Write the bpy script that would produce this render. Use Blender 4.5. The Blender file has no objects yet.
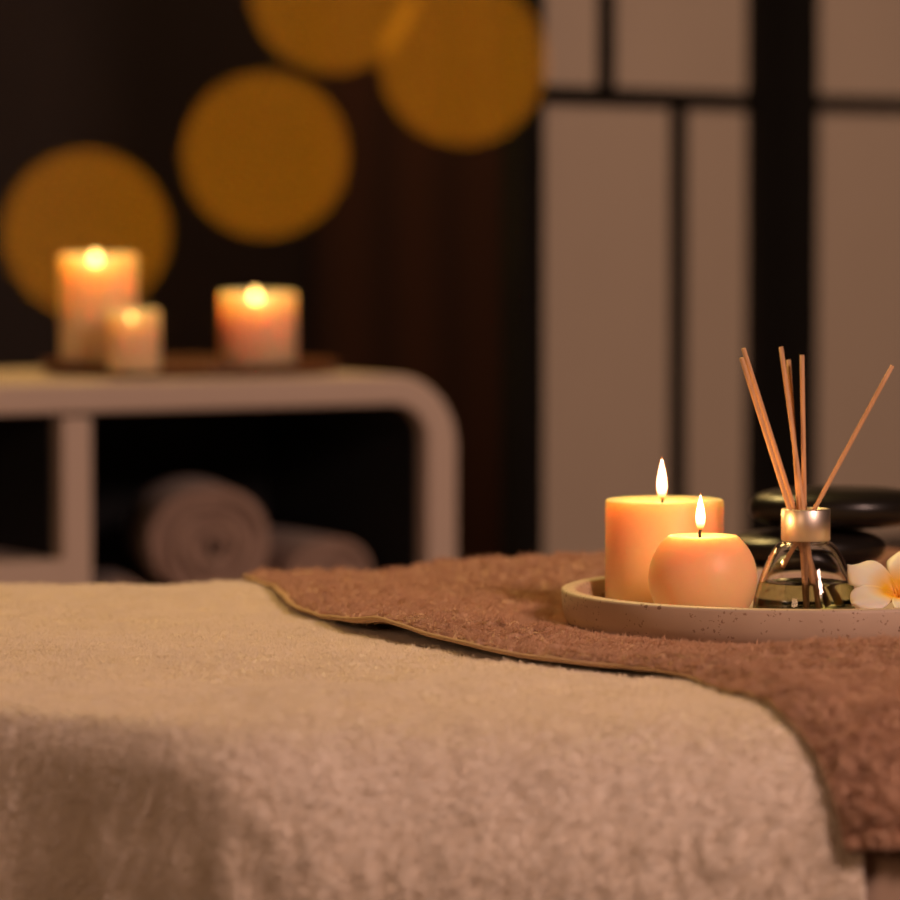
import bpy, bmesh, math, random
import numpy as np
from mathutils import Vector, Matrix

S = bpy.context.scene
COL = S.collection
PI = math.pi
random.seed(4)
RNG = np.random.default_rng(11)

# ------------------------------------------------------------------ camera
F_PX = 4400.0
CAM_Z = 1.0
PITCH = math.atan(250.0 / F_PX)
cam_data = bpy.data.cameras.new('camera')
cam_data.sensor_width = 36.0
cam_data.lens = F_PX / 900.0 * 36.0
cam_data.clip_start = 0.05
cam_data.dof.use_dof = True
cam_data.dof.focus_distance = 2.83
cam_data.dof.aperture_fstop = 5.3
cam_data.dof.aperture_blades = 0
cam = bpy.data.objects.new('camera', cam_data)
cam.location = (0, 0, CAM_Z)
cam.rotation_euler = (PI / 2 - PITCH, 0, 0)
COL.objects.link(cam)
S.camera = cam

# ------------------------------------------------------------------ world, exposure
S.view_settings.view_transform = 'Standard'
S.view_settings.look = 'None'
S.view_settings.exposure = 0.0
S.view_settings.gamma = 1.0
S.view_settings.use_curve_mapping = False
S.cycles.use_denoising = True
S.cycles.max_bounces = 10
S.cycles.transparent_max_bounces = 16
S.cycles.sample_clamp_indirect = 4.0
w = bpy.data.worlds.new('world')
S.world = w
w.use_nodes = True
w.node_tree.nodes['Background'].inputs[0].default_value = (1.0, 0.72, 0.5, 1)
w.node_tree.nodes['Background'].inputs[1].default_value = 0.02


def area(name, loc, target, sx, sy, power, color, spread=PI):
    l = bpy.data.lights.new(name, 'AREA')
    l.shape = 'RECTANGLE'
    l.size = sx
    l.size_y = sy
    l.energy = power
    l.color = color
    l.spread = spread
    o = bpy.data.objects.new(name, l)
    o.location = loc
    d = Vector(target) - Vector(loc)
    o.rotation_euler = d.to_track_quat('-Z', 'Y').to_euler()
    COL.objects.link(o)
    return o


# soft pinkish room light from the right of the camera, warm yellow lamp high up behind the table
area('soft_room_light', (1.60, 0.95, 2.15), (0.1, 2.6, 0.7), 0.35, 0.55, 44, (1.0, 0.63, 0.51))
area('warm_overhead_light', (-0.35, 3.9, 2.2), (0.05, 2.8, 0.72), 0.35, 0.35, 9.0, (1.0, 0.69, 0.24), 2.0)
area('screen_light', (1.7, 3.9, 1.9), (0.5, 5.4, 0.9), 0.5, 0.8, 3.6, (1.0, 0.62, 0.38), 2.0)
area('wall_fill_light', (0.1, 5.6, 2.4), (0.1, 6.5, 1.3), 0.6, 0.2, 2.2, (1.0, 0.55, 0.35), 2.4)  # added light without a fixture, brightens the dark back wall
area('cabinet_top_fill', (-0.35, 5.0, 2.0), (-0.3, 4.7, 0.8), 0.4, 0.4, 4.5, (1.0, 0.62, 0.20), 2.0)  # added warm fill that yellows the cabinet top, no real lamp hangs here
area('fill_light', (-1.5, -0.2, 1.7), (-0.2, 2.5, 0.7), 0.8, 0.8, 13, (1.0, 0.56, 0.32))


def pix(px, py, Y):
    """world point seen at pixel (px, py) at distance Y in front of the camera"""
    dx = (px - 450) / F_PX
    dy = -(py - 450) / F_PX
    fy = math.cos(PITCH) + dy * math.sin(PITCH)
    fz = -math.sin(PITCH) + dy * math.cos(PITCH)
    t = Y / fy
    return Vector((t * dx, Y, CAM_Z + t * fz))


def project(P):
    x = P[..., 0]; y = P[..., 1]; z = P[..., 2] - CAM_Z
    d = y * math.cos(PITCH) - z * math.sin(PITCH)
    u = y * math.sin(PITCH) + z * math.cos(PITCH)
    return 450 + F_PX * x / d, 450 - F_PX * u / d


# ------------------------------------------------------------------ materials
class NT:
    def __init__(s, name):
        s.m = bpy.data.materials.new(name)
        s.m.use_nodes = True
        s.t = s.m.node_tree
        s.b = s.t.nodes['Principled BSDF']
        s.out = s.t.nodes['Material Output']

    def n(s, kind, **kw):
        nd = s.t.nodes.new(kind)
        for k, v in kw.items():
            if k in nd.inputs:
                nd.inputs[k].default_value = v
            else:
                setattr(nd, k, v)
        return nd

    def l(s, a, b):
        s.t.links.new(a, b)


def mat(name, col, rough=0.6, metal=0.0, var=0.0, vscale=20.0, bump=0.0, bscale=60.0, bdist=0.002, coat=0.0, sheen=0.0, spec=0.5, sss=0.0, sssr=(1, .4, .2), ssss=0.02, trans=0.0, ior=1.45, stretch=(1, 1, 1)):
    N = NT(name)
    b = N.b
    b.inputs['Base Color'].default_value = (*col, 1)
    b.inputs['Roughness'].default_value = rough
    b.inputs['Metallic'].default_value = metal
    b.inputs['Coat Weight'].default_value = coat
    b.inputs['Sheen Weight'].default_value = sheen
    b.inputs['Specular IOR Level'].default_value = spec
    b.inputs['Transmission Weight'].default_value = trans
    b.inputs['IOR'].default_value = ior
    if sss:
        b.inputs['Subsurface Weight'].default_value = sss
        b.inputs['Subsurface Radius'].default_value = sssr
        b.inputs['Subsurface Scale'].default_value = ssss
    tc = N.n('ShaderNodeTexCoord')
    mp = N.n('ShaderNodeMapping')
    mp.inputs['Scale'].default_value = stretch
    N.l(tc.outputs['Object'], mp.inputs[0])
    if var:
        nz = N.n('ShaderNodeTexNoise', Scale=vscale, Detail=4.0)
        N.l(mp.outputs[0], nz.inputs['Vector'])
        mx = N.n('ShaderNodeMix', data_type='RGBA')
        N.l(nz.outputs[0], mx.inputs[0])
        mx.inputs[6].default_value = (*[c * (1 - var) for c in col], 1)
        mx.inputs[7].default_value = (*[min(1, c * (1 + var)) for c in col], 1)
        N.l(mx.outputs[2], b.inputs['Base Color'])
    if bump:
        nb = N.n('ShaderNodeTexNoise', Scale=bscale, Detail=5.0)
        N.l(mp.outputs[0], nb.inputs['Vector'])
        bp = N.n('ShaderNodeBump', Strength=bump, Distance=bdist)
        N.l(nb.outputs[0], bp.inputs['Height'])
        N.l(bp.outputs[0], b.inputs['Normal'])
    return N.m


M = {}
M['white_terry'] = mat('cream_terry', (0.86, 0.77, 0.66), 0.95, var=0.06, vscale=30, sheen=0.25, spec=0.1)
M['brown_terry'] = mat('brown_terry', (0.58, 0.365, 0.25), 0.95, var=0.12, vscale=45, sheen=0.2, spec=0.1)
M['binding'] = mat('towel_binding', (0.52, 0.33, 0.20), 0.85, bump=0.5, bscale=900, bdist=0.0005)
M['sheet'] = mat('sheet_cotton', (0.42, 0.30, 0.22), 0.9, var=0.04, bump=0.2, bscale=300, bdist=0.0006)
M['vinyl'] = mat('table_vinyl', (0.30, 0.22, 0.16), 0.5, bump=0.2, bscale=200)
M['wood'] = mat('beech_wood', (0.36, 0.19, 0.08), 0.45, var=0.25, vscale=8, stretch=(1, 1, 8), bump=0.1)
M['reed'] = mat('rattan_reed', (0.74, 0.42, 0.22), 0.75, var=0.22, vscale=40, stretch=(12, 12, 1.2), bump=0.5, bscale=260, bdist=0.0006)
M['wax'] = mat('ivory_wax', (0.95, 0.61, 0.32), 0.42, sss=1.0, sssr=(1.0, 0.55, 0.28), ssss=0.036, var=0.03, vscale=9, bump=0.12, bscale=90, bdist=0.0006, ior=1.44)
M['far_wax'] = mat('pale_wax', (0.95, 0.69, 0.43), 0.5, sss=1.0, sssr=(1.0, 0.7, 0.45), ssss=0.036, var=0.03)
M['wick'] = mat('charred_wick', (0.02, 0.012, 0.01), 0.9, bump=0.4, bscale=900)
M['stone'] = mat('basalt', (0.012, 0.010, 0.009), 0.30, var=0.3, vscale=30, bump=0.10, bscale=120, bdist=0.0006)
M['cap'] = mat('satin_champagne_metal', (0.85, 0.74, 0.64), 0.42, metal=1.0, bump=0.05, bscale=500, stretch=(1, 1, 0.05))
M['glass'] = mat('clear_glass', (1, 1, 1), 0.0, trans=1.0, ior=1.47)
M['liquid'] = mat('pale_scented_oil', (0.50, 0.51, 0.36), 0.0, trans=1.0, ior=1.36)
M['cabinet'] = mat('white_lacquer', (0.72, 0.58, 0.49), 0.45, bump=0.03, bscale=80)
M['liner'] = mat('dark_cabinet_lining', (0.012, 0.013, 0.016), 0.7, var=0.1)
M['roll'] = mat('rolled_terry', (0.42, 0.29, 0.235), 0.95, var=0.10, vscale=60, bump=0.8, bscale=220, bdist=0.004, sheen=0.2)
M['darkwood'] = mat('dark_stained_wood', (0.14, 0.05, 0.02), 0.35, var=0.3, vscale=10, stretch=(1, 6, 1))
M['black_frame'] = mat('black_painted_wood', (0.008, 0.007, 0.006), 0.6, var=0.2, vscale=10, stretch=(1, 1, 6), spec=0.3)
M['paper'] = mat('rice_paper', (0.60, 0.50, 0.41), 0.9, var=0.06, vscale=5, bump=0.1, bscale=120)
M['wire'] = mat('dark_copper_wire', (0.10, 0.05, 0.02), 0.4, metal=1.0, bump=0.05)
M['plaster'] = mat('dark_plaster', (0.05, 0.040, 0.035), 0.9, var=0.1, vscale=3, bump=0.2)
M['floorwood'] = mat('dark_floorboards', (0.08, 0.045, 0.025), 0.5, var=0.3, vscale=4, stretch=(1, 8, 1), bump=0.1)


def wall_mat():
    N = NT('dark_wood_panelling')
    tc = N.n('ShaderNodeTexCoord')
    wv = N.n('ShaderNodeTexWave', bands_direction='X', Scale=3.2, Distortion=0.6)
    wv.inputs['Detail'].default_value = 3.0
    N.l(tc.outputs['Object'], wv.inputs['Vector'])
    mp = N.n('ShaderNodeMapping')
    mp.inputs['Scale'].default_value = (14, 1, 0.7)
    N.l(tc.outputs['Object'], mp.inputs[0])
    nz = N.n('ShaderNodeTexNoise', Scale=1.0, Detail=5.0)
    N.l(mp.outputs[0], nz.inputs['Vector'])
    mx = N.n('ShaderNodeMix', data_type='RGBA')
    mx.inputs[6].default_value = (0.07, 0.028, 0.012, 1)
    mx.inputs[7].default_value = (0.15, 0.055, 0.022, 1)
    ad = N.n('ShaderNodeMath', operation='MULTIPLY')
    N.l(wv.outputs[1], ad.inputs[0]); N.l(nz.outputs[0], ad.inputs[1])
    N.l(ad.outputs[0], mx.inputs[0])
    N.l(mx.outputs[2], N.b.inputs['Base Color'])
    N.b.inputs['Roughness'].default_value = 0.6
    return N.m


def terrazzo():
    N = NT('speckled_stone')
    tc = N.n('ShaderNodeTexCoord')
    base = N.n('ShaderNodeTexNoise', Scale=35.0, Detail=6.0)
    N.l(tc.outputs['Object'], base.inputs['Vector'])
    m1 = N.n('ShaderNodeMix', data_type='RGBA')
    m1.inputs[6].default_value = (0.47, 0.35, 0.265, 1)
    m1.inputs[7].default_value = (0.61, 0.475, 0.375, 1)
    N.l(base.outputs[0], m1.inputs[0])
    last = m1.outputs[2]
    for sc, th, gate, col in ((150, 0.24, 0.58, (0.27, 0.17, 0.12, 1)), (330, 0.26, 0.53, (0.31, 0.20, 0.14, 1))):
        wp = N.n('ShaderNodeTexNoise', Scale=sc * 1.5, Detail=2.0)
        N.l(tc.outputs['Object'], wp.inputs['Vector'])
        av = N.n('ShaderNodeVectorMath', operation='MULTIPLY_ADD')
        N.l(wp.outputs['Color'], av.inputs[0])
        av.inputs[1].default_value = (0.004,) * 3
        N.l(tc.outputs['Object'], av.inputs[2])
        vo = N.n('ShaderNodeTexVoronoi', Scale=sc)
        N.l(av.outputs[0], vo.inputs['Vector'])
        lt = N.n('ShaderNodeMath', operation='LESS_THAN')
        N.l(vo.outputs['Distance'], lt.inputs[0]); lt.inputs[1].default_value = th
        g = N.n('ShaderNodeTexNoise', Scale=sc * 0.22, Detail=1.0)
        N.l(tc.outputs['Object'], g.inputs['Vector'])
        gt = N.n('ShaderNodeMath', operation='GREATER_THAN')
        N.l(g.outputs[0], gt.inputs[0]); gt.inputs[1].default_value = gate
        mu = N.n('ShaderNodeMath', operation='MULTIPLY')
        N.l(lt.outputs[0], mu.inputs[0]); N.l(gt.outputs[0], mu.inputs[1])
        m2 = N.n('ShaderNodeMix', data_type='RGBA')
        N.l(mu.outputs[0], m2.inputs[0]); N.l(last, m2.inputs[6])
        m2.inputs[7].default_value = col
        last = m2.outputs[2]
    N.l(last, N.b.inputs['Base Color'])
    N.b.inputs['Roughness'].default_value = 0.55
    bp = N.n('ShaderNodeBump', Strength=0.15, Distance=0.0008)
    N.l(base.outputs[0], bp.inputs['Height']); N.l(bp.outputs[0], N.b.inputs['Normal'])
    return N.m


def petal_mat():
    N = NT('plumeria_petal')
    at = N.n('ShaderNodeAttribute', attribute_name='petal_t')
    cr = N.n('ShaderNodeValToRGB')
    e = cr.color_ramp.elements
    e[0].position = 0.0; e[0].color = (0.95, 0.34, 0.01, 1)
    e[1].position = 0.62; e[1].color = (0.90, 0.80, 0.68, 1)
    k = e.new(0.28); k.color = (0.95, 0.50, 0.03, 1)
    N.l(at.outputs['Fac'], cr.inputs[0])
    N.l(cr.outputs[0], N.b.inputs['Base Color'])
    N.b.inputs['Roughness'].default_value = 0.5
    N.b.inputs['Subsurface Weight'].default_value = 0.4
    N.b.inputs['Subsurface Radius'].default_value = (1, .6, .3)
    N.b.inputs['Subsurface Scale'].default_value = 0.004
    return N.m


def flame_mat(name, low, high, strength, z0, z1):
    """a flame: its own light, deeper orange at the foot, along its own height"""
    N = NT(name)
    N.t.nodes.remove(N.b)
    tc = N.n('ShaderNodeTexCoord')
    sp = N.n('ShaderNodeSeparateXYZ')
    N.l(tc.outputs['Object'], sp.inputs[0])
    mr = N.n('ShaderNodeMapRange')
    mr.inputs['From Min'].default_value = z0
    mr.inputs['From Max'].default_value = z1
    N.l(sp.outputs[2], mr.inputs[0])
    mx = N.n('ShaderNodeMix', data_type='RGBA')
    mx.inputs[6].default_value = (*low, 1); mx.inputs[7].default_value = (*high, 1)
    N.l(mr.outputs[0], mx.inputs[0])
    em = N.n('ShaderNodeEmission')
    st = N.n('ShaderNodeMath', operation='MULTIPLY_ADD')
    N.l(mr.outputs[0], st.inputs[0]); st.inputs[1].default_value = strength * 0.93; st.inputs[2].default_value = strength * 0.07
    N.l(st.outputs[0], em.inputs[1])
    N.l(mx.outputs[2], em.inputs[0])
    N.l(em.outputs[0], N.out.inputs[0])
    return N.m


def halo_mat():
    N = NT('flame_mantle')
    N.t.nodes.remove(N.b)
    tr = N.n('ShaderNodeBsdfTransparent')
    em = N.n('ShaderNodeEmission', Strength=0.55)
    em.inputs[0].default_value = (1.0, 0.22, 0.03, 1)
    ad = N.n('ShaderNodeAddShader')
    N.l(tr.outputs[0], ad.inputs[0]); N.l(em.outputs[0], ad.inputs[1]); N.l(ad.outputs[0], N.out.inputs[0])
    return N.m


def emit_mat(name, col, strength):
    N = NT(name)
    N.t.nodes.remove(N.b)
    em = N.n('ShaderNodeEmission', Strength=strength)
    em.inputs[0].default_value = (*col, 1)
    N.l(em.outputs[0], N.out.inputs[0])
    return N.m


M['wall'] = wall_mat()
M['terrazzo'] = terrazzo()
M['petal'] = petal_mat()
M['flame'] = flame_mat('candle_flame', (1.0, 0.30, 0.04), (1.0, 0.78, 0.42), 11.0, 0.001, 0.010)
M['halo'] = halo_mat()
M['bulb'] = emit_mat('glowing_amber_bulb', (1.0, 0.31, 0.007), 7.6)
M['far_flame'] = flame_mat('small_candle_flame', (1.0, 0.30, 0.04), (1.0, 0.62, 0.17), 10.0, 0.0005, 0.003)


# ------------------------------------------------------------------ mesh helpers
def link(o, parent=None):
    COL.objects.link(o)
    if parent:
        o.parent = parent
    return o


def smooth(me, on=True):
    me.polygons.foreach_set('use_smooth', [on] * len(me.polygons))
    me.update()


def mesh_obj(name, verts, faces, m, parent=None, sm=True):
    me = bpy.data.meshes.new(name)
    me.from_pydata([tuple(v) for v in verts], [], faces)
    me.materials.append(m)
    smooth(me, sm)
    return link(bpy.data.objects.new(name, me), parent)


def bm_obj(name, bm, m, parent=None, sm=False, bevel=0.0, seg=2):
    if bevel:
        bmesh.ops.bevel(bm, geom=list(bm.edges), offset=bevel, segments=seg, affect='EDGES', profile=0.5)
    bmesh.ops.recalc_face_normals(bm, faces=bm.faces)
    me = bpy.data.meshes.new(name)
    bm.to_mesh(me); bm.free()
    me.materials.append(m)
    smooth(me, sm)
    return link(bpy.data.objects.new(name, me), parent)


def add_box(bm, a, b):
    r = bmesh.ops.create_cube(bm, size=1.0)
    for v in r['verts']:
        v.co = Vector([(a[i] + b[i]) / 2 + v.co[i] * (b[i] - a[i]) for i in range(3)])


def box_obj(name, a, b, m, parent=None, bevel=0.002):
    bm = bmesh.new(); add_box(bm, a, b)
    return bm_obj(name, bm, m, parent, bevel=bevel)


def lathe(name, prof, m, parent=None, seg=96, loc=(0, 0, 0), close=False):
    V = []; Fc = []
    rings = []
    for r, z in prof:
        if r < 1e-6:
            rings.append([len(V)]); V.append((0, 0, z))
        else:
            rings.append(list(range(len(V), len(V) + seg)))
            for k in range(seg):
                a = 2 * PI * k / seg
                V.append((r * math.cos(a), r * math.sin(a), z))
    pairs = list(zip(rings[:-1], rings[1:]))
    if close:
        pairs.append((rings[-1], rings[0]))
    for A, B in pairs:
        for k in range(seg):
            k2 = (k + 1) % seg
            if len(A) == 1 and len(B) == 1:
                continue
            if len(A) == 1:
                Fc.append((A[0], B[k], B[k2]))
            elif len(B) == 1:
                Fc.append((A[k], B[0], A[k2]))
            else:
                Fc.append((A[k], B[k], B[k2], A[k2]))
    o = mesh_obj(name, V, Fc, m, parent)
    bm = bmesh.new(); bm.from_mesh(o.data)
    bmesh.ops.recalc_face_normals(bm, faces=bm.faces)
    bm.to_mesh(o.data); bm.free()
    o.location = loc
    return o


def bezier_pts(pts, n):
    """Catmull-Rom through the points"""
    P = [Vector(p) for p in pts]
    P = [P[0] * 2 - P[1]] + P + [P[-1] * 2 - P[-2]]
    out = []
    for i in range(1, len(P) - 2):
        for k in range(n):
            t = k / n
            a, b, c, d = P[i - 1], P[i], P[i + 1], P[i + 2]
            out.append(0.5 * ((2 * b) + (c - a) * t + (2 * a - 5 * b + 4 * c - d) * t * t + (3 * b - a - 3 * c + d) * t ** 3))
    out.append(P[-2].copy())
    return out


def tube(name, pts, rad, m, parent=None, seg=10):
    V = []; Fc = []
    n = len(pts)
    up = Vector((0.123, 0.35, 0.93)).normalized()
    for i, p in enumerate(pts):
        t = (pts[min(i + 1, n - 1)] - pts[max(i - 1, 0)]).normalized()
        a = t.cross(up)
        if a.length < 1e-3:
            a = t.cross(Vector((1, 0, 0)))
        a.normalize(); b = t.cross(a)
        r = rad(i / (n - 1)) if callable(rad) else rad
        for k in range(seg):
            th = 2 * PI * k / seg
            V.append(p + a * (r * math.cos(th)) + b * (r * math.sin(th)))
    for i in range(n - 1):
        for k in range(seg):
            k2 = (k + 1) % seg
            Fc.append((i * seg + k, i * seg + k2, (i + 1) * seg + k2, (i + 1) * seg + k))
    Fc.append(tuple(range(seg))[::-1]); Fc.append(tuple((n - 1) * seg + k for k in range(seg)))
    return mesh_obj(name, V, Fc, m, parent)


def thing(name, label, cat, loc=(0, 0, 0), rz=0.0, group=None):
    o = bpy.data.objects.new(name, None)
    o.empty_display_size = 0.05
    o.location = loc
    o.rotation_euler = (0, 0, rz)
    COL.objects.link(o)
    return tag(o, label, cat, group)


def tag(o, label=None, cat=None, group=None, kind=None):
    if label: o['label'] = label
    if cat: o['category'] = cat
    if group: o['group'] = group
    if kind: o['kind'] = kind
    return o


# ------------------------------------------------------------------ the room
def structure(name, a, b, m):
    return tag(box_obj(name, a, b, m, bevel=0), kind='structure')


structure('floor', (-2.6, -1.6, -0.1), (2.6, 6.6, 0.0), M['floorwood'])
structure('ceiling', (-2.6, -1.6, 2.7), (2.6, 6.6, 2.8), M['plaster'])
structure('wall_back', (-2.6, 6.5, 0.0), (2.6, 6.6, 2.7), M['plaster'])
structure('trim_1', (-0.20, 6.47, 0.1), (2.5, 6.499, 2.7), M['wall'])
structure('wall_left', (-2.6, -1.6, 0.0), (-2.5, 6.5, 2.7), M['plaster'])
structure('wall_right', (2.5, -1.6, 0.0), (2.6, 6.5, 2.7), M['plaster'])
structure('wall_front', (-2.5, -1.6, 0.0), (2.5, -1.5, 2.7), M['plaster'])
structure('baseboard_back', (-2.5, 6.465, 0.0), (2.5, 6.5, 0.1), M['black_frame'])

# ------------------------------------------------------------------ folding screen
PA = pix(512, 300, 4.98); PA.z = 0
PB = pix(780, 300, 5.46); PB.z = 0
PC = pix(1180, 300, 6.05); PC.z = 0


def on_panel(px, A, B):
    """how far along the panel from A to B the pixel column px falls"""
    k = (px - 450) / F_PX / math.cos(PITCH)
    d = (B - A).normalized()
    # (A.x + t d.x) = k (A.y + t d.y)
    return (k * A.y - A.x) / (d.x - k * d.y)


screen = thing('folding_screen', 'tall folding screen with black wooden lattice frame and cream paper panels behind the stones', 'folding screen', PA)
SH = 1.95


def screen_panel(A, B, x_in0, x_in1, uprights_low, uprights_high):
    L = (B - A).length
    d = (B - A).normalized()
    e = bpy.data.objects.new('screen_panel', None)
    e.empty_display_size = 0.05
    link(e, screen)
    e.location = A - PA
    e.rotation_euler = (0, 0, math.atan2(d.y, d.x))
    bm = bmesh.new()
    t0, t1 = x_in0, x_in1
    zb = 1.121
    add_box(bm, (0, -0.015, 0), (t0, 0.015, SH))
    add_box(bm, (t1, -0.015, 0), (L, 0.015, SH))
    add_box(bm, (t0, -0.015, SH - 0.03), (t1, 0.015, SH))
    add_box(bm, (t0, -0.015, 0.08), (t1, 0.015, 0.13))
    bm_obj('frame', bm, M['black_frame'], e)
    bm = bmesh.new()
    for z in (zb, 1.62, 0.56):
        add_box(bm, (t0, -0.009, z - 0.0095), (t1, 0.009, z + 0.0095))
    for t in uprights_low:
        add_box(bm, (t - 0.0115, -0.009, 0.56), (t + 0.0115, 0.009, zb))
    for t in uprights_high:
        add_box(bm, (t - 0.0115, -0.009, zb), (t + 0.0115, 0.009, SH - 0.03))
    for t in uprights_high:
        add_box(bm, (t - 0.0115, -0.009, 0.13), (t + 0.0115, 0.009, 0.56))
    bm_obj('lattice', bm, M['black_frame'], e)
    box_obj('paper', (t0 - 0.004, 0.002, 0.10), (t1 + 0.004, 0.005, SH - 0.01), M['paper'], e, bevel=0)


a = lambda px: on_panel(px, PA, PB)
screen_panel(PA, PB, a(533), a(746), [a(675)], [a(603)])
b = lambda px: on_panel(px, PB, PC)
screen_panel(PB, PC, b(808), b(1155), [b(960)], [b(925)])

# ------------------------------------------------------------------ cabinet with the background candles
CA = math.radians(31)
CU = Vector((math.cos(CA), math.sin(CA), 0))
CV = Vector((-math.sin(CA), math.cos(CA), 0))
CR = pix(458, 400, 4.62); CR.z = 0          # right front corner, on the floor
CT = 0.818                                   # top height
CL = 1.30                                    # length
CD = 0.36                                    # depth
cab = thing('storage_cabinet', 'low white open-shelf cabinet with rounded corners and a dark inside', 'cabinet', CR, CA)


def cab_x(px):
    k = (px - 450) / F_PX / math.cos(PITCH)
    return (k * CR.y - CR.x) / (CU.x - k * CU.y)


def cab_pt(px, py, depth):
    """point above the cabinet line at `depth` behind its front, seen in column px, on row py"""
    A = CR + CV * depth
    k = (px - 450) / F_PX / math.cos(PITCH)
    t = (k * A.y - A.x) / (CU.x - k * CU.y)
    P = A + CU * t
    Q = pix(px, py, P.y)
    return Q


def rrect(x0, x1, z0, z1, r, n=10):
    out = []
    for cx, cz, a0 in ((x1 - r, z1 - r, 0), (x0 + r, z1 - r, 90), (x0 + r, z0 + r, 180), (x1 - r, z0 + r, 270)):
        for k in range(n + 1):
            t = math.radians(a0 + 90 * k / n)
            out.append((cx + r * math.cos(t), cz + r * math.sin(t)))
    return out


TH = 0.036
z_low = 0.10
V = []; Fc = []
op = rrect(-CL, 0, z_low, CT, 0.075); ip = rrect(-CL + TH, -TH, z_low + TH, CT - 0.031, 0.040)
n = len(op)
for yy in (0.0, CD):
    V += [(x, yy, z) for x, z in op]; V += [(x, yy, z) for x, z in ip]
for k in range(n):
    k2 = (k + 1) % n
    Fc.append((k, k2, n + k2, n + k))
    Fc.append((2 * n + k, 3 * n + k, 3 * n + k2, 2 * n + k2))
    Fc.append((k, 2 * n + k, 2 * n + k2, k2))
    Fc.append((n + k, n + k2, 3 * n + k2, 3 * n + k))
body = mesh_obj('body', V, Fc, M['cabinet'], cab, sm=False)
bv = body.modifiers.new('bevel', 'BEVEL'); bv.width = 0.004; bv.segments = 2; bv.limit_method = 'ANGLE'; bv.angle_limit = math.radians(40)
dx0, dx1 = cab_x(63), cab_x(92)
z_shelf_r = 0.544
box_obj('divider', (dx0, 0.0, z_low + TH - 0.001), (dx1, CD, CT - TH + 0.001), M['cabinet'], cab)
box_obj('shelf', (-CL + TH - 0.001, 0.0, 0.612), (dx0 + 0.001, CD, 0.641), M['cabinet'], cab)
box_obj('shelf', (dx1 - 0.001, 0.0, z_shelf_r - 0.03), (-TH + 0.001, CD, z_shelf_r), M['cabinet'], cab)
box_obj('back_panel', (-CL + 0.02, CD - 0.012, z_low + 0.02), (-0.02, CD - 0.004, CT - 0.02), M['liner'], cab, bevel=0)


def liner(x0, x1, z0, z1, rr=0.0):
    t = 0.003; y0 = 0.022; y1 = CD - 0.013
    def path(k):
        out = [(x0 + k, z0), (x0 + k, z1 - k)]
        if rr:
            for j in range(11):
                a_ = math.radians(90 - 9 * j)
                out.append((x1 - rr + (rr - k) * math.cos(a_), z1 - rr + (rr - k) * math.sin(a_)))
        else:
            out.append((x1 - k, z1 - k))
        out.append((x1 - k, z0))
        return out
    A = path(0.0002); B = path(t); n_ = len(A)
    V = [(x, y, z) for y in (y0, y1) for P_ in (A, B) for x, z in P_]
    Fc = []
    for k in range(n_ - 1):
        Fc.append((k, k + 1, n_ + k + 1, n_ + k))
        Fc.append((n_ + k, n_ + k + 1, 3 * n_ + k + 1, 3 * n_ + k))
        Fc.append((2 * n_ + k, 3 * n_ + k, 3 * n_ + k + 1, 2 * n_ + k + 1))
        Fc.append((k, 2 * n_ + k, 2 * n_ + k + 1, k + 1))
    mesh_obj('lining', V, Fc, M['liner'], cab, sm=False)


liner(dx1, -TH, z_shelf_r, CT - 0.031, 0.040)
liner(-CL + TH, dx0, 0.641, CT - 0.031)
for fx in (-CL + 0.12, -0.12):
    for fy in (0.05, CD - 0.05):
        lathe('leg', [(0, 0), (0.014, 0), (0.020, z_low + 0.002), (0, z_low + 0.002)], M['wood'], cab, seg=24, loc=(fx, fy, 0))


# rolled towels on the right shelf
def rolled_towel(px, zc, rad, length, label, depth0=0.03, turn=12.0):
    turns = 4.6
    th = rad / turns * 0.92
    N_ = 190
    r0 = rad * 0.10
    prof_o = []; prof_i = []
    for k in range(N_ + 1):
        a_ = turns * 2 * PI * k / N_
        rc = r0 + (rad - th / 2 - r0) * k / N_
        hh = th * 0.46 * min(1, (N_ - k) / 6 + 0.15)
        wob = 1 + 0.025 * math.sin(a_ * 3 + zc * 9)
        prof_o.append(((rc + hh) * wob * math.cos(a_), (rc + hh) * wob * math.sin(a_)))
        prof_i.append((max(0.001, rc - hh) * wob * math.cos(a_), max(0.001, rc - hh) * wob * math.sin(a_)))
    loop = prof_o + prof_i[::-1]
    V = []; Fc = []
    m_ = len(loop)
    ys = [0.0, 0.004, 0.012] + [length * j / 8 for j in range(1, 8)] + [length - 0.012, length - 0.004, length]
    cen = prof_o and None
    for j, y in enumerate(ys):
        sh = 0.93 if y in (0.0, length) else 1.0
        for i, (x, z) in enumerate(loop):
            V.append((x * (1 if sh == 1 else 0.99), y + (0.004 * math.sin(i * 0.35)), z * (1 if sh == 1 else 0.99)))
    for j in range(len(ys) - 1):
        for i in range(m_):
            i2 = (i + 1) % m_
            Fc.append((j * m_ + i, j * m_ + i2, (j + 1) * m_ + i2, (j + 1) * m_ + i))
    for i in range(N_):
        o0 = i; o1 = i + 1; i0 = m_ - 1 - i; i1 = m_ - 2 - i
        Fc.append((o1, o0, i0, i1))
        b_ = (len(ys) - 1) * m_
        Fc.append((b_ + o0, b_ + o1, b_ + i1, b_ + i0))
    o = mesh_obj('rolled_towel', V, Fc, M['roll'])
    x = cab_x(px)
    o.location = CR + CU * x + CV * depth0 + Vector((0, 0, zc))
    o.rotation_euler = (0, 0, math.radians(turn))
    tag(o, label, 'towel', 'rolled towels on the cabinet shelf')
    return o


rolled_towel(226, 0.6440, 0.069, 0.17, 'round rolled brown towel on top of the other rolls in the cabinet')
rolled_towel(348, z_shelf_r + 0.0545, 0.054, 0.17, 'rolled brown towel at the right of the stack in the cabinet', turn=25.0)
rolled_towel(137, z_shelf_r + 0.0365, 0.036, 0.15, 'rolled brown towel at the left underneath the round roll in the cabinet')


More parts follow.
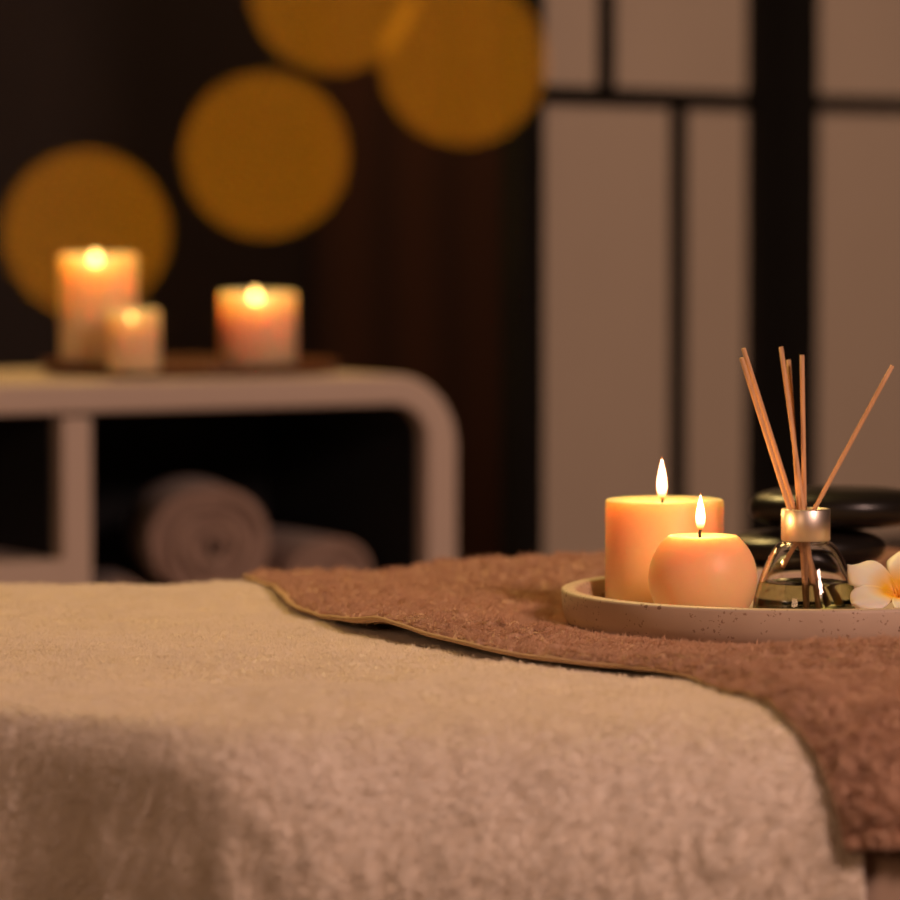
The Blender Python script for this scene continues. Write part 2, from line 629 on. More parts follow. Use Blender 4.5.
# ------------------------------------------------------------------ candles
def flame_profile(h, r):
    pr = [(0, 0)]
    for k in range(1, 24):
        t = k / 24
        pr.append((r * (math.sin(PI * t ** 0.66)) ** 0.9 * (1 - 0.12 * t) * 1.02, h * t))
    pr.append((0, h))
    return pr


def add_wick_flame(root, z, wick_h, fz, fh, fr, power, lean=0.0, fm='flame', off=0.0):
    wp = bezier_pts([(off, 0, z - 0.004), (off + lean, 0, z + wick_h * 0.4), (off + lean * 0.2, 0, z + wick_h * 0.7), (off + lean * 1.6, 0.0, z + wick_h)], 5)
    wk = tube('wick', wp, lambda t: 0.0011 * (1 - 0.15 * t), M['wick'], root, 8)
    fl = lathe('flame', flame_profile(fh, fr), M[fm], root, seg=28, loc=(off + lean * 0.4, 0, z + fz))
    ha = lathe('flame_mantle', flame_profile(fh * 1.07, fr * 1.22), M['halo'], fl, seg=28, loc=(0, 0, -fh * 0.01))
    L = bpy.data.lights.new('flame_light', 'POINT')
    L.energy = power; L.color = (1.0, 0.50, 0.16); L.shadow_soft_size = 0.006
    lo = bpy.data.objects.new('flame_light', L)
    link(lo, root); lo.location = (off + lean * 0.4, 0, z + fz + fh * 0.55)
    return fl


FLOOR_T = 0.7248   # inner floor of the stone tray

# the pillar candle
pc = pix(664.5, 500, 2.985)
H = 0.0722; R = 0.0402
p = thing('pillar_candle', 'wide straight-sided ivory pillar candle burning at the back of the stone tray', 'candle', (pc.x, pc.y, FLOOR_T))
lathe('wax', [(0, 0), (R - 0.002, 0), (R, 0.002), (R, H * 0.5), (R, H - 0.0015), (R - 0.0008, H - 0.0003), (R - 0.0018, H), (R - 0.004, H - 0.0008), (R * 0.6, H - 0.0025), (R * 0.30, H - 0.0035), (0, H - 0.004)], M['wax'], p, seg=128)
add_wick_flame(p, H - 0.004, 0.0080, 0.0035, 0.0280, 0.0033, 0.31, 0.0010, off=-0.0022)

# the round candle
rc = pix(703, 540, 2.872)
p = thing('ball_candle', 'round ball-shaped ivory candle burning in front of the wide pillar candle', 'candle', (rc.x, rc.y, FLOOR_T))
Rb = 0.0357; cz = 0.0280; Hb = 0.0560
pr = [(0, 0)]
a0 = math.asin(-cz / Rb); a1 = math.asin((Hb - cz) / Rb)
for k in range(41):
    t = a0 + (a1 - a0) * k / 40
    pr.append((Rb * math.cos(t), cz + Rb * math.sin(t)))
rt = pr[-1][0]
pr += [(rt - 0.0015, Hb + 0.0001), (rt - 0.004, Hb - 0.0006), (rt * 0.5, Hb - 0.0016), (0, Hb - 0.0022)]
lathe('wax', pr, M['wax'], p, seg=128)
add_wick_flame(p, Hb - 0.0022, 0.0095, 0.0055, 0.0235, 0.0031, 0.28, -0.0008, off=-0.0014)


# ------------------------------------------------------------------ stone tray
TZ = 0.7165
tc_ = pix(800, 600, 2.93)
TRAY = Vector((tc_.x, 2.93, TZ))
TR = 0.1585
prof = [(0, 0), (TR - 0.010, 0), (TR - 0.005, 0.0008), (TR - 0.002, 0.004), (TR, 0.010), (TR + 0.0012, 0.0225), (TR + 0.0008, 0.0240), (TR - 0.0005, 0.0247), (TR - 0.0070, 0.0247), (TR - 0.0085, 0.0242), (TR - 0.0092, 0.0230),
        (TR - 0.0110, 0.0115), (TR - 0.0150, 0.0085), (TR - 0.02, 0.0080), (0, 0.0080)]
tray = lathe('stone_tray', prof, M['terrazzo'], None, seg=200, loc=TRAY)
tag(tray, 'round low speckled beige stone tray with raised rim on the brown towel', 'tray')

# ------------------------------------------------------------------ reed diffuser
bc = pix(805.5, 570, 2.892)
BX, BY = bc.x, bc.y
dif = thing('reed_diffuser', 'clear glass reed diffuser bottle with pale oil, metal collar and wooden reeds', 'diffuser', (BX, BY, FLOOR_T))
# outer profile (r, z) of the bottle
outer = [(0.0, 0.0), (0.0315, 0.0), (0.0338, 0.0012), (0.0347, 0.004), (0.0346, 0.008), (0.0337, 0.014), (0.0321, 0.020), (0.0301, 0.0262), (0.0278, 0.0328), (0.0250, 0.0393), (0.0212, 0.0460), (0.0180, 0.0495), (0.0150, 0.0515), (0.0120, 0.0535), (0.0120, 0.069)]
inner = [(0.0102, 0.069), (0.0102, 0.0530), (0.0130, 0.0500), (0.0165, 0.0478), (0.0196, 0.0446), (0.0233, 0.0382), (0.0261, 0.0318), (0.0284, 0.0252), (0.0304, 0.0192), (0.0320, 0.0135), (0.0328, 0.0085), (0.0320, 0.0060), (0.029, 0.0048), (0.0, 0.0048)]


def densify(pr, n=5):
    P = bezier_pts([(r, 0, z) for r, z in pr], n)
    return [(max(0.0, v.x), v.z) for v in P]


gl = lathe('bottle', [(0, 0), (0.031, 0)] + densify(outer[1:13])[1:] + outer[13:] + inner[:2] + densify(inner[1:])[1:-1] + [(0, 0.0048)], M['glass'], dif, seg=96)
LZ = 0.0240
lq = [(0, 0.0046), (0.0285, 0.0046)]
for r, z in densify(inner)[::-1]:
    if 0.0066 < z < LZ and r > 0.02:
        lq.append((r + 0.0003, z))
lq += [(lq[-1][0] - 0.0002, LZ), (0, LZ)]
lathe('oil', lq, M['liquid'], dif, seg=96)
lathe('collar', [(0.0122, 0.0512), (0.0156, 0.0512), (0.0162, 0.0518), (0.0162, 0.0716), (0.0157, 0.0722), (0.0122, 0.0722)], M['cap'], dif, seg=96, close=True)
for (tx, ty, cx, cy, dy0, dy1) in (
        (743.5, 348.5, 794, 508, 0.004, -0.018), (741.5, 358, 789, 508, -0.004, -0.026), (781, 347, 803, 508, -0.002, 0.020),
        (788.5, 360, 799, 508, 0.005, 0.030), (802, 355, 804.5, 508, 0.006, 0.016), (892.5, 365.5, 815, 508, -0.005, -0.010)):
    # passes through the collar at pixel (cx, cy); its top end is at (tx, ty)
    top = pix(tx, ty, BY + dy1)
    neck = pix(cx, cy, BY + dy0)
    d = (neck - top)
    k = (FLOOR_T + 0.0065 - top.z) / d.z
    if (tx > 850):
        k = min(k, (neck - top).length and 1.42)
    bot = top + d * k
    off = Vector((bot.x - BX, bot.y - BY, 0))
    if off.length > 0.0285:
        # stop at the glass wall
        sc = 0.0285 / off.length
        bot = Vector((BX + off.x * sc, BY + off.y * sc, bot.z))
    pts = [top.lerp(bot, j / 10) - Vector((BX, BY, FLOOR_T)) for j in range(11)]
    tube('reed', pts, 0.00155, M['reed'], dif, 12)


# ------------------------------------------------------------------ plumeria
fc = pix(899, 600, 2.862)
flower = thing('plumeria_flower', 'white plumeria flower with yellow throat lying at the right of the stone tray', 'flower', fc)
ax = Vector((-0.10, -0.52, 0.85)).normalized()
ex = Vector((1, 0, 0)); ex = (ex - ax * ex.dot(ax)).normalized()
ey = ax.cross(ex).normalized()
for i, ang in enumerate((146, 214, 288, 2, 72)):
    a_ = math.radians(ang)
    rdir = ex * math.cos(a_) + ey * math.sin(a_)
    sdir = ax.cross(rdir).normalized()
    nu, nv = 26, 17
    V = []; T = []
    for u in range(nu):
        t = u / (nu - 1)
        el = math.radians(48 - 36 * t)
        Lp = 0.043
        # centre line: integrate the rise
        x_ = Lp * (t * 0.78 + 0.10 * t * t); h_ = Lp * (0.80 * t - 0.42 * t * t)
        wd = 0.0168 * t ** 0.75 * (1 - t ** 5) ** 0.5 + 0.0011
        for v in range(nv):
            s = v / (nv - 1) * 2 - 1
            curl = 0.0045 * t * max(0, s) ** 2.5 * 1.6 - 0.0030 * t * max(0, -s) ** 2
            tipback = -0.004 * t ** 3 * abs(s)
            P = rdir * (x_ - 0.0035 * t * s * s) + ax * (h_ + 0.003 * s * s * (1 - t) - curl + 0.0030 * s * t + tipback) + sdir * (s * wd)
            V.append(P); T.append(min(1, t + 0.10 * abs(s) * t))
    Fc = [(u * nv + v, u * nv + v + 1, (u + 1) * nv + v + 1, (u + 1) * nv + v) for u in range(nu - 1) for v in range(nv - 1)]
    o = mesh_obj('petal', V, Fc, M['petal'], flower)
    at = o.data.attributes.new('petal_t', 'FLOAT', 'POINT')
    at.data.foreach_set('value', T)
    so = o.modifiers.new('solid', 'SOLIDIFY'); so.thickness = 0.0009; so.offset = 0

# ------------------------------------------------------------------ black massage stones behind the tray
def stone(px, zc, Y, rx, ry, rz, label, seed, rot=0.0):
    rr = random.Random(seed)
    bm = bmesh.new()
    bmesh.ops.create_icosphere(bm, subdivisions=5, radius=1.0)
    ph = [rr.uniform(0, 6.28) for _ in range(6)]
    for v in bm.verts:
        c = v.co.copy()
        a_ = math.atan2(c.y, c.x)
        k = 1 + 0.035 * math.sin(2 * a_ + ph[0]) + 0.02 * math.sin(3 * a_ + ph[1])
        hxy = math.hypot(c.x, c.y)
        # super-ellipse section: flat top and bottom, rounded sides
        zz = math.copysign(abs(c.z) ** 0.85, c.z)
        f = (1 - min(1, abs(zz)) ** 2.3) ** (1 / 3.4) if abs(zz) < 1 else 0
        v.co = Vector((c.x / max(hxy, 1e-6) * f * rx * k, c.y / max(hxy, 1e-6) * f * ry * k, zz * rz * (1 + 0.05 * math.sin(c.x * 2 + ph[2]))))
    o = bm_obj('massage_stone', bm, M['stone'], None, sm=True)
    P = pix(px, 500, Y)
    o.location = (P.x, Y, zc)
    o.rotation_euler = (0, 0, rot)
    return tag(o, label, 'stone', 'stacked black massage stones')


SY = 3.205
stone(838, 0.7760, SY, 0.0625, 0.048, 0.0158, 'wide smooth black stone topmost of the stack behind the reed diffuser', 1)
stone(806, 0.7465, SY + 0.003, 0.0595, 0.048, 0.0137, 'smooth black stone in the middle of the stack behind the diffuser', 2)
stone(800, 0.7250, SY + 0.003, 0.0500, 0.044, 0.0078, 'dark stone lowest of the stack, resting on the brown towel', 3)

# ------------------------------------------------------------------ tray and candles on the cabinet
tp = cab_pt(190, 362, 0.17)
wt = lathe('wooden_tray', [(0, 0), (0.145, 0), (0.155, 0.004), (0.158, 0.012), (0.154, 0.013), (0.146, 0.007), (0, 0.006)], M['darkwood'], None, seg=96, loc=(tp.x, tp.y, CT))
tag(wt, 'round dark wooden tray under the candles on the white cabinet', 'tray')


def back_candle(px, base_y, top_y, width_px, depth, name, label, flame=True, fh=0.015, fr=0.0045, power=0.6, m='far_wax', far=True):
    A = cab_pt(px, top_y, depth)
    sc = F_PX / A.y
    R_ = width_px / 2 / sc
    z0 = CT + 0.0062
    h_ = A.z - z0
    p = thing(name, label, 'candle', (A.x, A.y, z0), 0, 'candles on the cabinet')
    lathe('wax', [(0, 0), (R_ - 0.002, 0), (R_, 0.002), (R_, h_ - 0.003), (R_ - 0.003, h_), (R_ - 0.006, h_ - 0.004), (R_ * 0.5, h_ - 0.013), (0, h_ - 0.014)], M[m], p, seg=64)
    wx_ = p.children[0].data
    for v in wx_.vertices:
        if v.co.z > h_ * 0.5 and v.co.y < 0:
            v.co.z -= 0.012 * math.exp(-(v.co.x / (R_ * 0.45)) ** 2) * min(1, -v.co.y / (R_ * 0.4)) * min(1, (v.co.z - h_ * 0.5) / (h_ * 0.4))
    if flame:
        add_wick_flame(p, h_ - 0.0135, 0.006, 0.002, fh, fr, power, 0.0, 'far_flame', -0.003)
    return p


back_candle(98, 365, 254, 77, 0.17, 'tall_candle', 'tall ivory pillar candle burning at the left on the cabinet')
back_candle(258, 365, 292, 77, 0.20, 'short_candle', 'short ivory candle burning alone at the right of the cabinet tray')
# the small candle in front of the tall one
back_candle(134, 368, 309, 52, 0.065, 'small_candle', 'small pale candle with a weak flame in front of the tall candle', fh=0.006, fr=0.002, power=0.03)

# ------------------------------------------------------------------ cloth mathematics
def vnoise(x, y, seed):
    """smooth value noise in [-1, 1]; x, y already scaled to one cell per unit"""
    G = np.random.default_rng(seed).random((256, 256)) * 2 - 1
    xi = np.floor(x).astype(int); yi = np.floor(y).astype(int)
    fx = x - xi; fy = y - yi
    fx = fx * fx * (3 - 2 * fx); fy = fy * fy * (3 - 2 * fy)
    x0 = xi % 256; x1 = (xi + 1) % 256; y0 = yi % 256; y1 = (yi + 1) % 256
    return (G[x0, y0] * (1 - fx) * (1 - fy) + G[x1, y0] * fx * (1 - fy) + G[x0, y1] * (1 - fx) * fy + G[x1, y1] * fx * fy)


def fbm(x, y, cell, seed, octs=3, gain=0.5):
    out = 0; a_ = 1.0; s = 0
    for k in range(octs):
        out = out + a_ * vnoise(x / cell * 2 ** k + 17.3 * k, y / cell * 2 ** k + 5.1 * k, seed + k)
        s += a_; a_ *= gain
    return out / s


def sst(a_, b_, x):
    t = np.clip((x - a_) / (b_ - a_), 0, 1)
    return t * t * (3 - 2 * t)


TB = 3.275          # back edge of the table
TTOP = 0.7117      # face of the cream towel on the table


def xs(px, Y=2.4):
    return (px - 450) / F_PX * Y


def front_params(x):
    """front line and edge radius of the cloth over the table's long side"""
    r = 0.024 + 0.066 * sst(xs(130), xs(380), x)
    yf = 2.495 - 0.115 * sst(xs(-95), xs(310), x) + 0.0 * x
    return yf, r


def sheet_pos(x, q, off, plain=False, T=TTOP):
    """position and normal of a cloth at distance q forward of the back edge, `off` above the base surface"""
    if plain:
        yf, r = front_params(x); r = np.maximum(r, 0.012)
    else:
        yf, r = front_params(x)
    Lf = TB - (yf + r)
    flat = q < Lf
    ar = np.clip((q - Lf) / r, 0, PI / 2)
    arc = r * PI / 2
    down = np.clip(q - Lf - arc, 0, None)
    ny = -np.sin(ar); nz = np.cos(ar)
    Y = np.where(flat, TB - q, yf + r - (r + off) * np.sin(ar))
    Z = np.where(flat, T + off, T - r + (r + off) * np.cos(ar)) - down
    # back side: short roll down behind the table
    back = q < 0
    rb = 0.025
    ab = np.clip(-q / rb, 0, PI / 2)
    db = np.clip(-q - rb * PI / 2, 0, None)
    Y = np.where(back, TB + (rb + off) * np.sin(ab), Y)
    Z = np.where(back, T - rb + (rb + off) * np.cos(ab) - db, Z)
    ny = np.where(back, np.sin(ab), ny); nz = np.where(back, np.cos(ab), nz)
    P = np.stack([x, Y, Z], -1)
    Nn = np.stack([np.zeros_like(x), ny, nz], -1)
    return P, Nn, down, ar


def white_disp(x, q, fine=True):
    P, Nn, down, ar = sheet_pos(x, q, np.zeros_like(x))
    a_ = sst(0.0, 0.12, down) * 0.9 + 0.1 * sst(0.3, 1.4, ar)
    px = x / 2.4 * F_PX + 450
    # hanging folds, each with its own place and width
    f = 0
    for c, wd, am in ((-90, 40, .004), (95, 20, .003), (225, 16, .008), (268, 26, -.005), (318, 15, .009), (352, 30, .004), (395, 24, -.005), (470, 18, .008), (520, 26, -.006), (585, 20, .004), (655, 16, .009), (700, 30, -.003), (745, 22, .006), (800, 26, -.007), (838, 14, .006)):
        cc = c + (down * 110 if c < 400 else down * 60)
        f = f + am * np.exp(-((px - cc) / wd) ** 2)
    d = 1.4 * f * a_
    # soft dents in the top
    flat = 1 - sst(0.0, 0.6, ar)
    pxt, pyt = project(P)
    dent = lambda cx, cy, sx, sy, am: am * np.exp(-((pxt - cx) / sx) ** 2 - ((pyt - cy) / sy) ** 2)
    d = d + dent(300, 684, 110, 9, -0.012) + dent(340, 701, 150, 9, 0.007) + dent(250, 664, 140, 9, 0.004) + dent(120, 628, 120, 9, -0.006) + dent(60, 655, 150, 12, 0.003) + dent(240, 600, 80, 8, 0.003) + dent(170, 735, 70, 25, -0.006) + dent(500, 690, 120, 14, 0.004)
    d = d + 0.0035 * fbm(x, q, 0.11, 3, 2) * flat + 0.002 * fbm(x, q, 0.05, 9, 2)
    if fine:
        wx = x + 0.003 * fbm(x, q, 0.02, 31, 2); wq = q + 0.003 * fbm(x, q, 0.02, 41, 2)
        front = sst(0.2, 1.2, ar)
        d = d + (0.0017 + 0.0018 * front) * (0.5 + 0.5 * sst(120, 380, px)) * fbm(wx + 0.35 * q * front, wq * (1 - 0.45 * front), 0.0075, 51, 3, 0.6)
        top_ = 1 - front
        d = d + 0.0009 * top_ * fbm(x, q, 0.0045, 61, 2)
    # pressed flat under the tray and the stones
    clear = sst(TR + 0.004, TR + 0.07, np.hypot(P[..., 0] - TRAY.x, P[..., 1] - TRAY.y)) * sst(0.055, 0.085, np.hypot(P[..., 0] - 0.275, P[..., 1] - 3.208))
    d = d * clear
    # lies on the table: never below it
    return np.where((q > -0.02), np.maximum(d, -0.006), d)


def grid_axis(a_, b_, fine_a, fine_b, step_f, step_c):
    out = []
    v = a_
    while v < b_:
        out.append(v)
        v += step_f if fine_a <= v <= fine_b else step_c
    out.append(b_)
    return np.array(out)


def surface_mesh(name, P, m, parent=None):
    """grid P[i, j, 3] to a mesh"""
    ni, nj = P.shape[:2]
    me = bpy.data.meshes.new(name)
    me.vertices.add(ni * nj)
    me.vertices.foreach_set('co', P.reshape(-1).astype(np.float32))
    I, J = np.meshgrid(np.arange(ni - 1), np.arange(nj - 1), indexing='ij')
    v0 = (I * nj + J).reshape(-1)
    Fq = np.stack([v0, v0 + nj, v0 + nj + 1, v0 + 1], -1)
    nf = len(Fq)
    me.loops.add(nf * 4)
    me.loops.foreach_set('vertex_index', Fq.reshape(-1).astype(np.int32))
    me.polygons.add(nf)
    me.polygons.foreach_set('loop_start', (np.arange(nf) * 4).astype(np.int32))
    me.polygons.foreach_set('loop_total', np.full(nf, 4, np.int32))
    me.update(calc_edges=True)
    me.validate()
    me.materials.append(m)
    smooth(me)
    return link(bpy.data.objects.new(name, me), parent)


def pile(parent, roots, dirs, length, radius, m, seed):
    """short looped pile as hair curves of three points"""
    n = len(roots)
    hc = bpy.data.hair_curves.new('pile')
    hc.add_curves([3] * n)
    rng = np.random.default_rng(seed)
    side = rng.normal(size=(n, 3)) * 0.42
    L = length * (0.6 + 0.7 * rng.random((n, 1)))
    p0 = roots - dirs * 0.0006
    p1 = roots + dirs * L * 0.55 + side * L * 0.35
    bend = rng.normal(size=(n, 3)) * 0.5
    p2 = p1 + (dirs * 0.45 + side * 0.5 + bend * 0.25) * L
    pts = np.stack([p0, p1, p2], 1).reshape(-1).astype(np.float32)
    hc.attributes['position'].data.foreach_set('vector', pts) if 'position' in hc.attributes else hc.points.foreach_set('position', pts)
    ra = hc.attributes.get('radius') or hc.attributes.new('radius', 'FLOAT', 'POINT')
    rad = np.tile(np.array([1.0, 0.9, 0.45], np.float32), n) * radius
    ra.data.foreach_set('value', rad)
    hc.materials.append(m)
    o = bpy.data.objects.new('pile', hc)
    link(o, parent)
    o['kind'] = 'stuff'
    return o


def normals_from(fn, x, q, h=0.0012):
    P = fn(x, q); A = fn(x + h, q) - P; B = fn(x, q + h) - P
    Nn = np.cross(B, A)
    Nn /= np.linalg.norm(Nn, axis=-1, keepdims=True) + 1e-12
    return P, Nn


# ------------------------------------------------------------------ massage table and its sheet
mt = thing('massage_table', 'padded massage table on wooden legs covered by the sheet and towels', 'table', (0, 2.87, 0))
bm = bmesh.new(); add_box(bm, (-1.25, -0.33, 0.625), (0.70, 0.40, 0.7005))
bm_obj('cushion', bm, M['vinyl'], mt, sm=True, bevel=0.025, seg=5)
bm = bmesh.new(); add_box(bm, (-1.22, -0.30, 0.560), (0.67, 0.37, 0.6245))
bm_obj('frame', bm, M['wood'], mt, bevel=0.004)
for lx in (-1.12, 0.57):
    for ly in (-0.26, 0.32):
        box_obj('leg', (lx - 0.025, ly - 0.025, 0), (lx + 0.025, ly + 0.025, 0.5595), M['wood'], mt, 0.004)

gx = grid_axis(-1.27, 0.73, -0.3, 0.35, 0.006, 0.02)
gq = np.linspace(-0.20, 1.06, 180)
X, Q = np.meshgrid(gx, gq, indexing='ij')


def sheet_fn(x, q):
    P, Nn, down, ar = sheet_pos(x, q, np.full_like(x, -0.0105), plain=True)
    d = -0.006 * (1 + np.sin(x * 40 + 1)) * sst(0, 0.15, down) + 0.0015 * fbm(x, q, 0.1, 77, 2) * sst(0, .02, down)
    return P + Nn * d[..., None]


sheet = surface_mesh('table_sheet', sheet_fn(X, Q), M['sheet'])
tag(sheet, 'plain beige sheet over the massage table, showing under the brown towel hem', 'sheet')

# ------------------------------------------------------------------ cream towel
W0, W1 = -0.80, 0.2255


def white_fn(x, q):
    P, Nn, down, ar = sheet_pos(x, q, np.zeros_like(x))
    d = white_disp(x, q)
    P = P + Nn * (d + 0.0013)[..., None]
    return P


gx = grid_axis(W0, W1, -0.46, 0.30, 0.0016, 0.010)
gq = grid_axis(-0.10, 1.28, -0.03, 1.14, 0.0018, 0.008)
X, Q = np.meshgrid(gx, gq, indexing='ij')
PW = white_fn(X, Q)
# the free right edge turns down to the sheet
white = surface_mesh('cream_towel', PW, M['white_terry'])
tag(white, 'large fluffy cream towel draped over the front of the massage table', 'towel')
so = white.modifiers.new('solid', 'SOLIDIFY'); so.thickness = 0.003; so.offset = 1


# ------------------------------------------------------------------ brown towel
EDGE_PX = [(245, 578), (270, 592), (300, 611), (340, 628), (400, 640), (440, 648), (480, 656), (520, 660), (560, 665), (620, 669), (690, 679), (740, 696), (785, 716), (815, 750), (835, 800), (848, 850)]


def inverse_px(px, py, off=0.004):
    q = np.linspace(-0.01, 1.25, 2600)
    x = np.full_like(q, (px - 450) / F_PX * 2.8)
    for _ in range(6):
        P, Nn, down, ar = sheet_pos(x, q, np.full_like(q, off))
        x = (px - 450) / F_PX * P[:, 1] * math.cos(PITCH) * (1 + 0.0) / 1.0
        d = P[:, 1] * math.cos(PITCH) - (P[:, 2] - CAM_Z) * math.sin(PITCH)
        x = (px - 450) / F_PX * d
    P, Nn, down, ar = sheet_pos(x, q, np.full_like(q, off))
    u, v = project(P)
    i = np.argmin(np.abs(v - py))
    return x[i], q[i]


E = np.array([inverse_px(*p_) for p_ in EDGE_PX])
order = np.argsort(E[:, 1]); E = E[order]
Q_HEM = inverse_px(880, 848)[1]
E = np.vstack([[E[0, 0] - 0.01, -0.09], E])
if E[-1, 1] < Q_HEM:
    E = np.vstack([E, [E[-1, 0] + 0.002, Q_HEM + 0.02]])
# smooth the edge line
qq = np.linspace(-0.09, Q_HEM + 0.01, 400)
ee = np.interp(qq, E[:, 1], E[:, 0])
kern = np.hanning(19); kern /= kern.sum()
ee = np.convolve(np.pad(ee, 9, mode='edge'), kern, mode='valid')
B1 = 0.62


def edge_x(q):
    return np.interp(q, qq, ee)


def brown_disp(x, q, fine=True):
    P, Nn, down, ar = sheet_pos(x, q, np.full_like(x, 0.004))
    wbase = white_disp(x, q, False)
    dist = np.hypot(P[..., 0] - TRAY.x, P[..., 1] - TRAY.y)
    free = sst(TR + 0.004, TR + 0.07, dist)
    Y = P[..., 1]; z_on = np.where((ar < 0.01), 1.0, 0.0)
    pxb, pyb = project(P)
    ex_ = x - edge_x(q)
    free = free * sst(0.055, 0.085, np.hypot(P[..., 0] - 0.275, P[..., 1] - 3.208))
    d = 0.0022 + wbase * (1 - sst(-0.02, 0.03, x - 0.2255) * 1.0) * free
    # soft swells: folded layer at the back, ridge in front of the tray, roll along the edge
    d = d + free * (0.015 * sst(3.08, 3.27, Y) * sst(-0.12, 0.10, x))
    d = d + free * 0.0095 * np.exp(-((Y - 2.660) / 0.045) ** 2) * sst(0.12, 0.28, x)
    d = d + free * 0.007 * np.exp(-((Y - 2.83 + 0.55 * (x - 0.02)) / 0.03) ** 2) * sst(-0.12, -0.04, x) * (1 - sst(0.06, 0.13, x))
    d = d + 0.006 * np.exp(-((ex_ - 0.018) / 0.014) ** 2) * sst(0.5, 0.7, q)
    d = d + free * 0.004 * fbm(x, q, 0.07, 101, 2)
    # the lifted stretch of the edge
    lift = np.exp(-((q - inverse_px(430, 646)[1]) / 0.11) ** 2)
    d = d + 0.0045 * lift * np.exp(-(ex_ / 0.03) ** 2)
    # hanging part: soft fold
    d = d + sst(0, 0.08, down) * (0.008 * np.exp(-((x - 0.235) / 0.014) ** 2) + 0.006 * np.sin(x * 55 + 2))
    if fine:
        wx = x + 0.005 * fbm(x, q, 0.03, 131, 2); wq = q + 0.005 * fbm(x, q, 0.03, 141, 2)
        # plush tufts: ridged noise
        rn = 1 - np.abs(fbm(wx, wq, 0.011, 151, 3, 0.6)) * 2.2
        en = sst(0.0, 0.006, ex_)
        fr_ = sst(0.3, 1.3, ar)
        d = d + en * ((0.0070 + 0.0060 * fr_) * np.clip(rn - 0.34, -0.16, 1) * (0.25 + 0.75 * free) + 0.0014 * fbm(wx, wq, 0.006, 161, 2))
    d = np.maximum(d, 0.0012)
    tray_zone = 1 - sst(TR + 0.002, TR + 0.045, dist)
    d = d * (1 - tray_zone) + np.minimum(d, TZ - TTOP - 0.0032) * tray_zone
    return P, Nn, d


def brown_fn(x, q):
    P, Nn, d = brown_disp(x, q)
    return P + Nn * (d - 0.004 + 0.004)[..., None]


ga = np.concatenate([np.linspace(0, 0.62, 330) ** 1.0, np.linspace(0.6225, 1, 150)])
gq = grid_axis(-0.09, Q_HEM, -0.03, Q_HEM, 0.0018, 0.006)
A_, Q = np.meshgrid(ga, gq, indexing='ij')
X = edge_x(Q) + (B1 - edge_x(Q)) * A_
PB_ = brown_fn(X, Q)
# rolled-under borders: left edge and front hem
P, Nn, d = brown_disp(X[:1], Q[:1], False)
under = PB_[:1] - Nn * 0.0022 + np.array([0.0035, 0, 0])
edge1 = PB_[:1] - Nn * 0.0012 - np.array([0.0008, 0, 0])
PB_ = np.concatenate([under, edge1, PB_], 0)
hem1 = PB_[:, -1:] + np.array([0, 0.002, -0.003]); hem2 = PB_[:, -1:] + np.array([0, 0.006, 0.0])
PB_ = np.concatenate([PB_, hem1, hem2], 1)
brown = surface_mesh('brown_towel', PB_, M['brown_terry'])
tag(brown, 'plush brown towel spread under the stone tray and hanging over the front', 'towel')

# binding along its left edge
q_b = np.linspace(0.0, Q_HEM, 260)
x_b = edge_x(q_b)
P, Nn, d = brown_disp(x_b, q_b, False)
pts = [Vector(v) for v in (P + Nn * (d + 0.0006 - 0.0012 * sst(0.55, 0.68, q_b))[:, None] + np.array([-0.0015, 0, 0]))]
tube('edge_binding', pts, lambda t: 0.0012 if t * Q_HEM < 0.6 else 0.0012 - 0.0006 * min(1, (t * Q_HEM - 0.6) / 0.05), M['binding'], brown, 8)

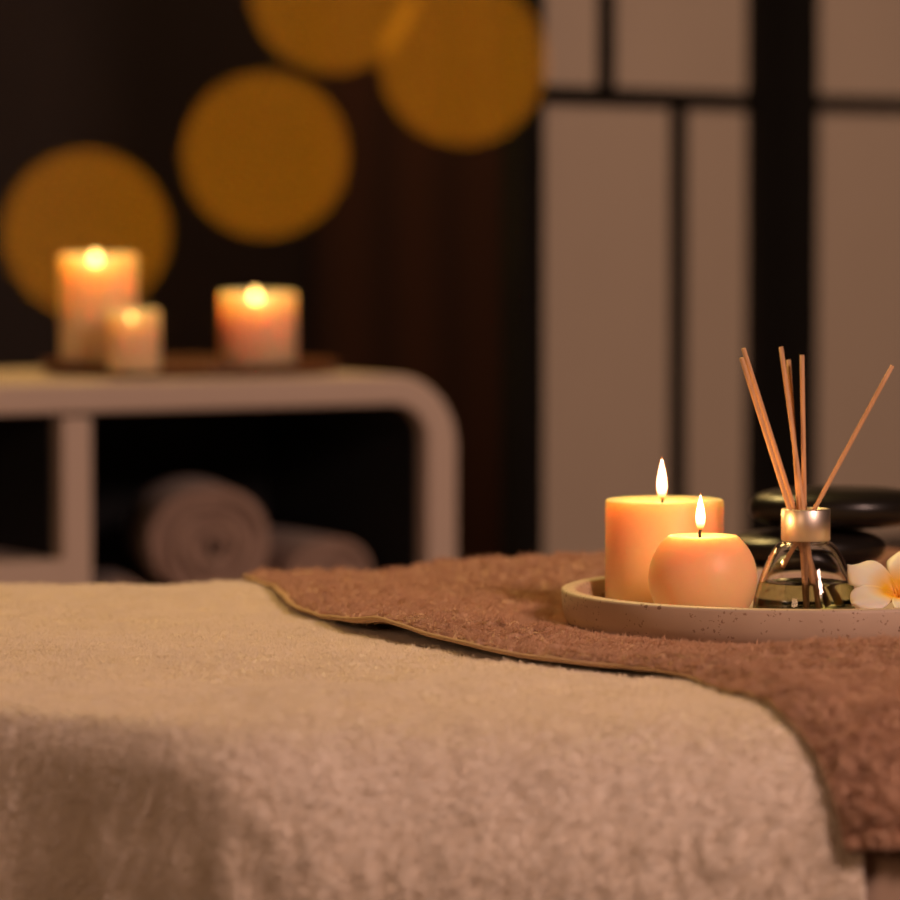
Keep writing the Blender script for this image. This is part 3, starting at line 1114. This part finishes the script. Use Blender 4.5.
# ------------------------------------------------------------------ pile of both towels
n = 900000
x = RNG.uniform(-0.47, W1, n); q = RNG.uniform(-0.045, 1.14, n)
keep = x < edge_x(np.clip(q, -0.09, Q_HEM)) + 0.004 + np.where(q > Q_HEM, 0.05, 0)
x, q = x[keep], q[keep]
Pn, Nv = normals_from(white_fn, x, q)
flow = np.stack([fbm(x, q, 0.010, 201, 2), fbm(x, q, 0.010, 211, 2), fbm(x, q, 0.010, 221, 2)], -1)
dirs = Nv + 0.7 * flow + np.array([0, 0, -0.15])
dirs /= np.linalg.norm(dirs, axis=1, keepdims=True)
pile(white, Pn, dirs, 0.0017, 0.00020, M['white_terry'], 5)

n = 900000
q = RNG.uniform(-0.045, Q_HEM + 0.001, n)
x0 = edge_x(q)
x = x0 + np.where(q > 0.62, 0.0002, 0.0030) + RNG.uniform(0, 1, n) * (B1 - x0)
dist = np.hypot(x - TRAY.x, (TB - q) - TRAY.y)
keep = dist > TR - 0.003
x, q = x[keep], q[keep]
Pn, Nv = normals_from(brown_fn, x, q)
flow = np.stack([fbm(x, q, 0.009, 301, 2), fbm(x, q, 0.009, 311, 2), fbm(x, q, 0.009, 321, 2)], -1)
dirs = Nv + 1.1 * flow + np.array([0, 0, -0.2])
dirs /= np.linalg.norm(dirs, axis=1, keepdims=True)
dd = np.hypot(Pn[:, 0] - TRAY.x, Pn[:, 1] - TRAY.y)
pile(brown, Pn, dirs, np.where(dd < TR + 0.012, 0.0012, 0.0028)[:, None], 0.00019, M['brown_terry'], 6)

# ------------------------------------------------------------------ fairy lights hanging close to the lens, far out of focus
DB = 0.670
bulbs = [pix(86, 233, DB), pix(265, 155, DB + 0.004), pix(333, -11, DB - 0.002), pix(463, 62, DB + 0.003)]
string = thing('fairy_lights', 'string of amber fairy lights hanging in the foreground, blurred into glowing discs', 'string lights', (bulbs[0].x, bulbs[0].y, bulbs[0].z))
O = Vector(bulbs[0])
for bp_ in bulbs:
    loc = bp_ - O
    bo = lathe('bulb', [(0, -0.00195)] + [(0.00195 * math.cos(t), 0.00195 * math.sin(t)) for t in [(-80 + 16 * k) * PI / 180 for k in range(11)]] + [(0, 0.00195)], M['bulb'], string, seg=24, loc=loc)
up = Vector((0, 0, 0.0035))
path = [(-0.22, DB, 2.70), (-0.15, DB, 1.35), bulbs[0] + up, bulbs[1] + up, bulbs[2] + up + Vector((-0.002, 0, 0)), (bulbs[2] + bulbs[3]) / 2 + up + Vector((0, 0.002, 0.004)), bulbs[3] + up, (0.05, DB, 1.30), (0.09, DB, 2.70)]
tube('wire', [Vector(v) - O for v in bezier_pts(path, 10)], 0.00025, M['wire'], string, 6)
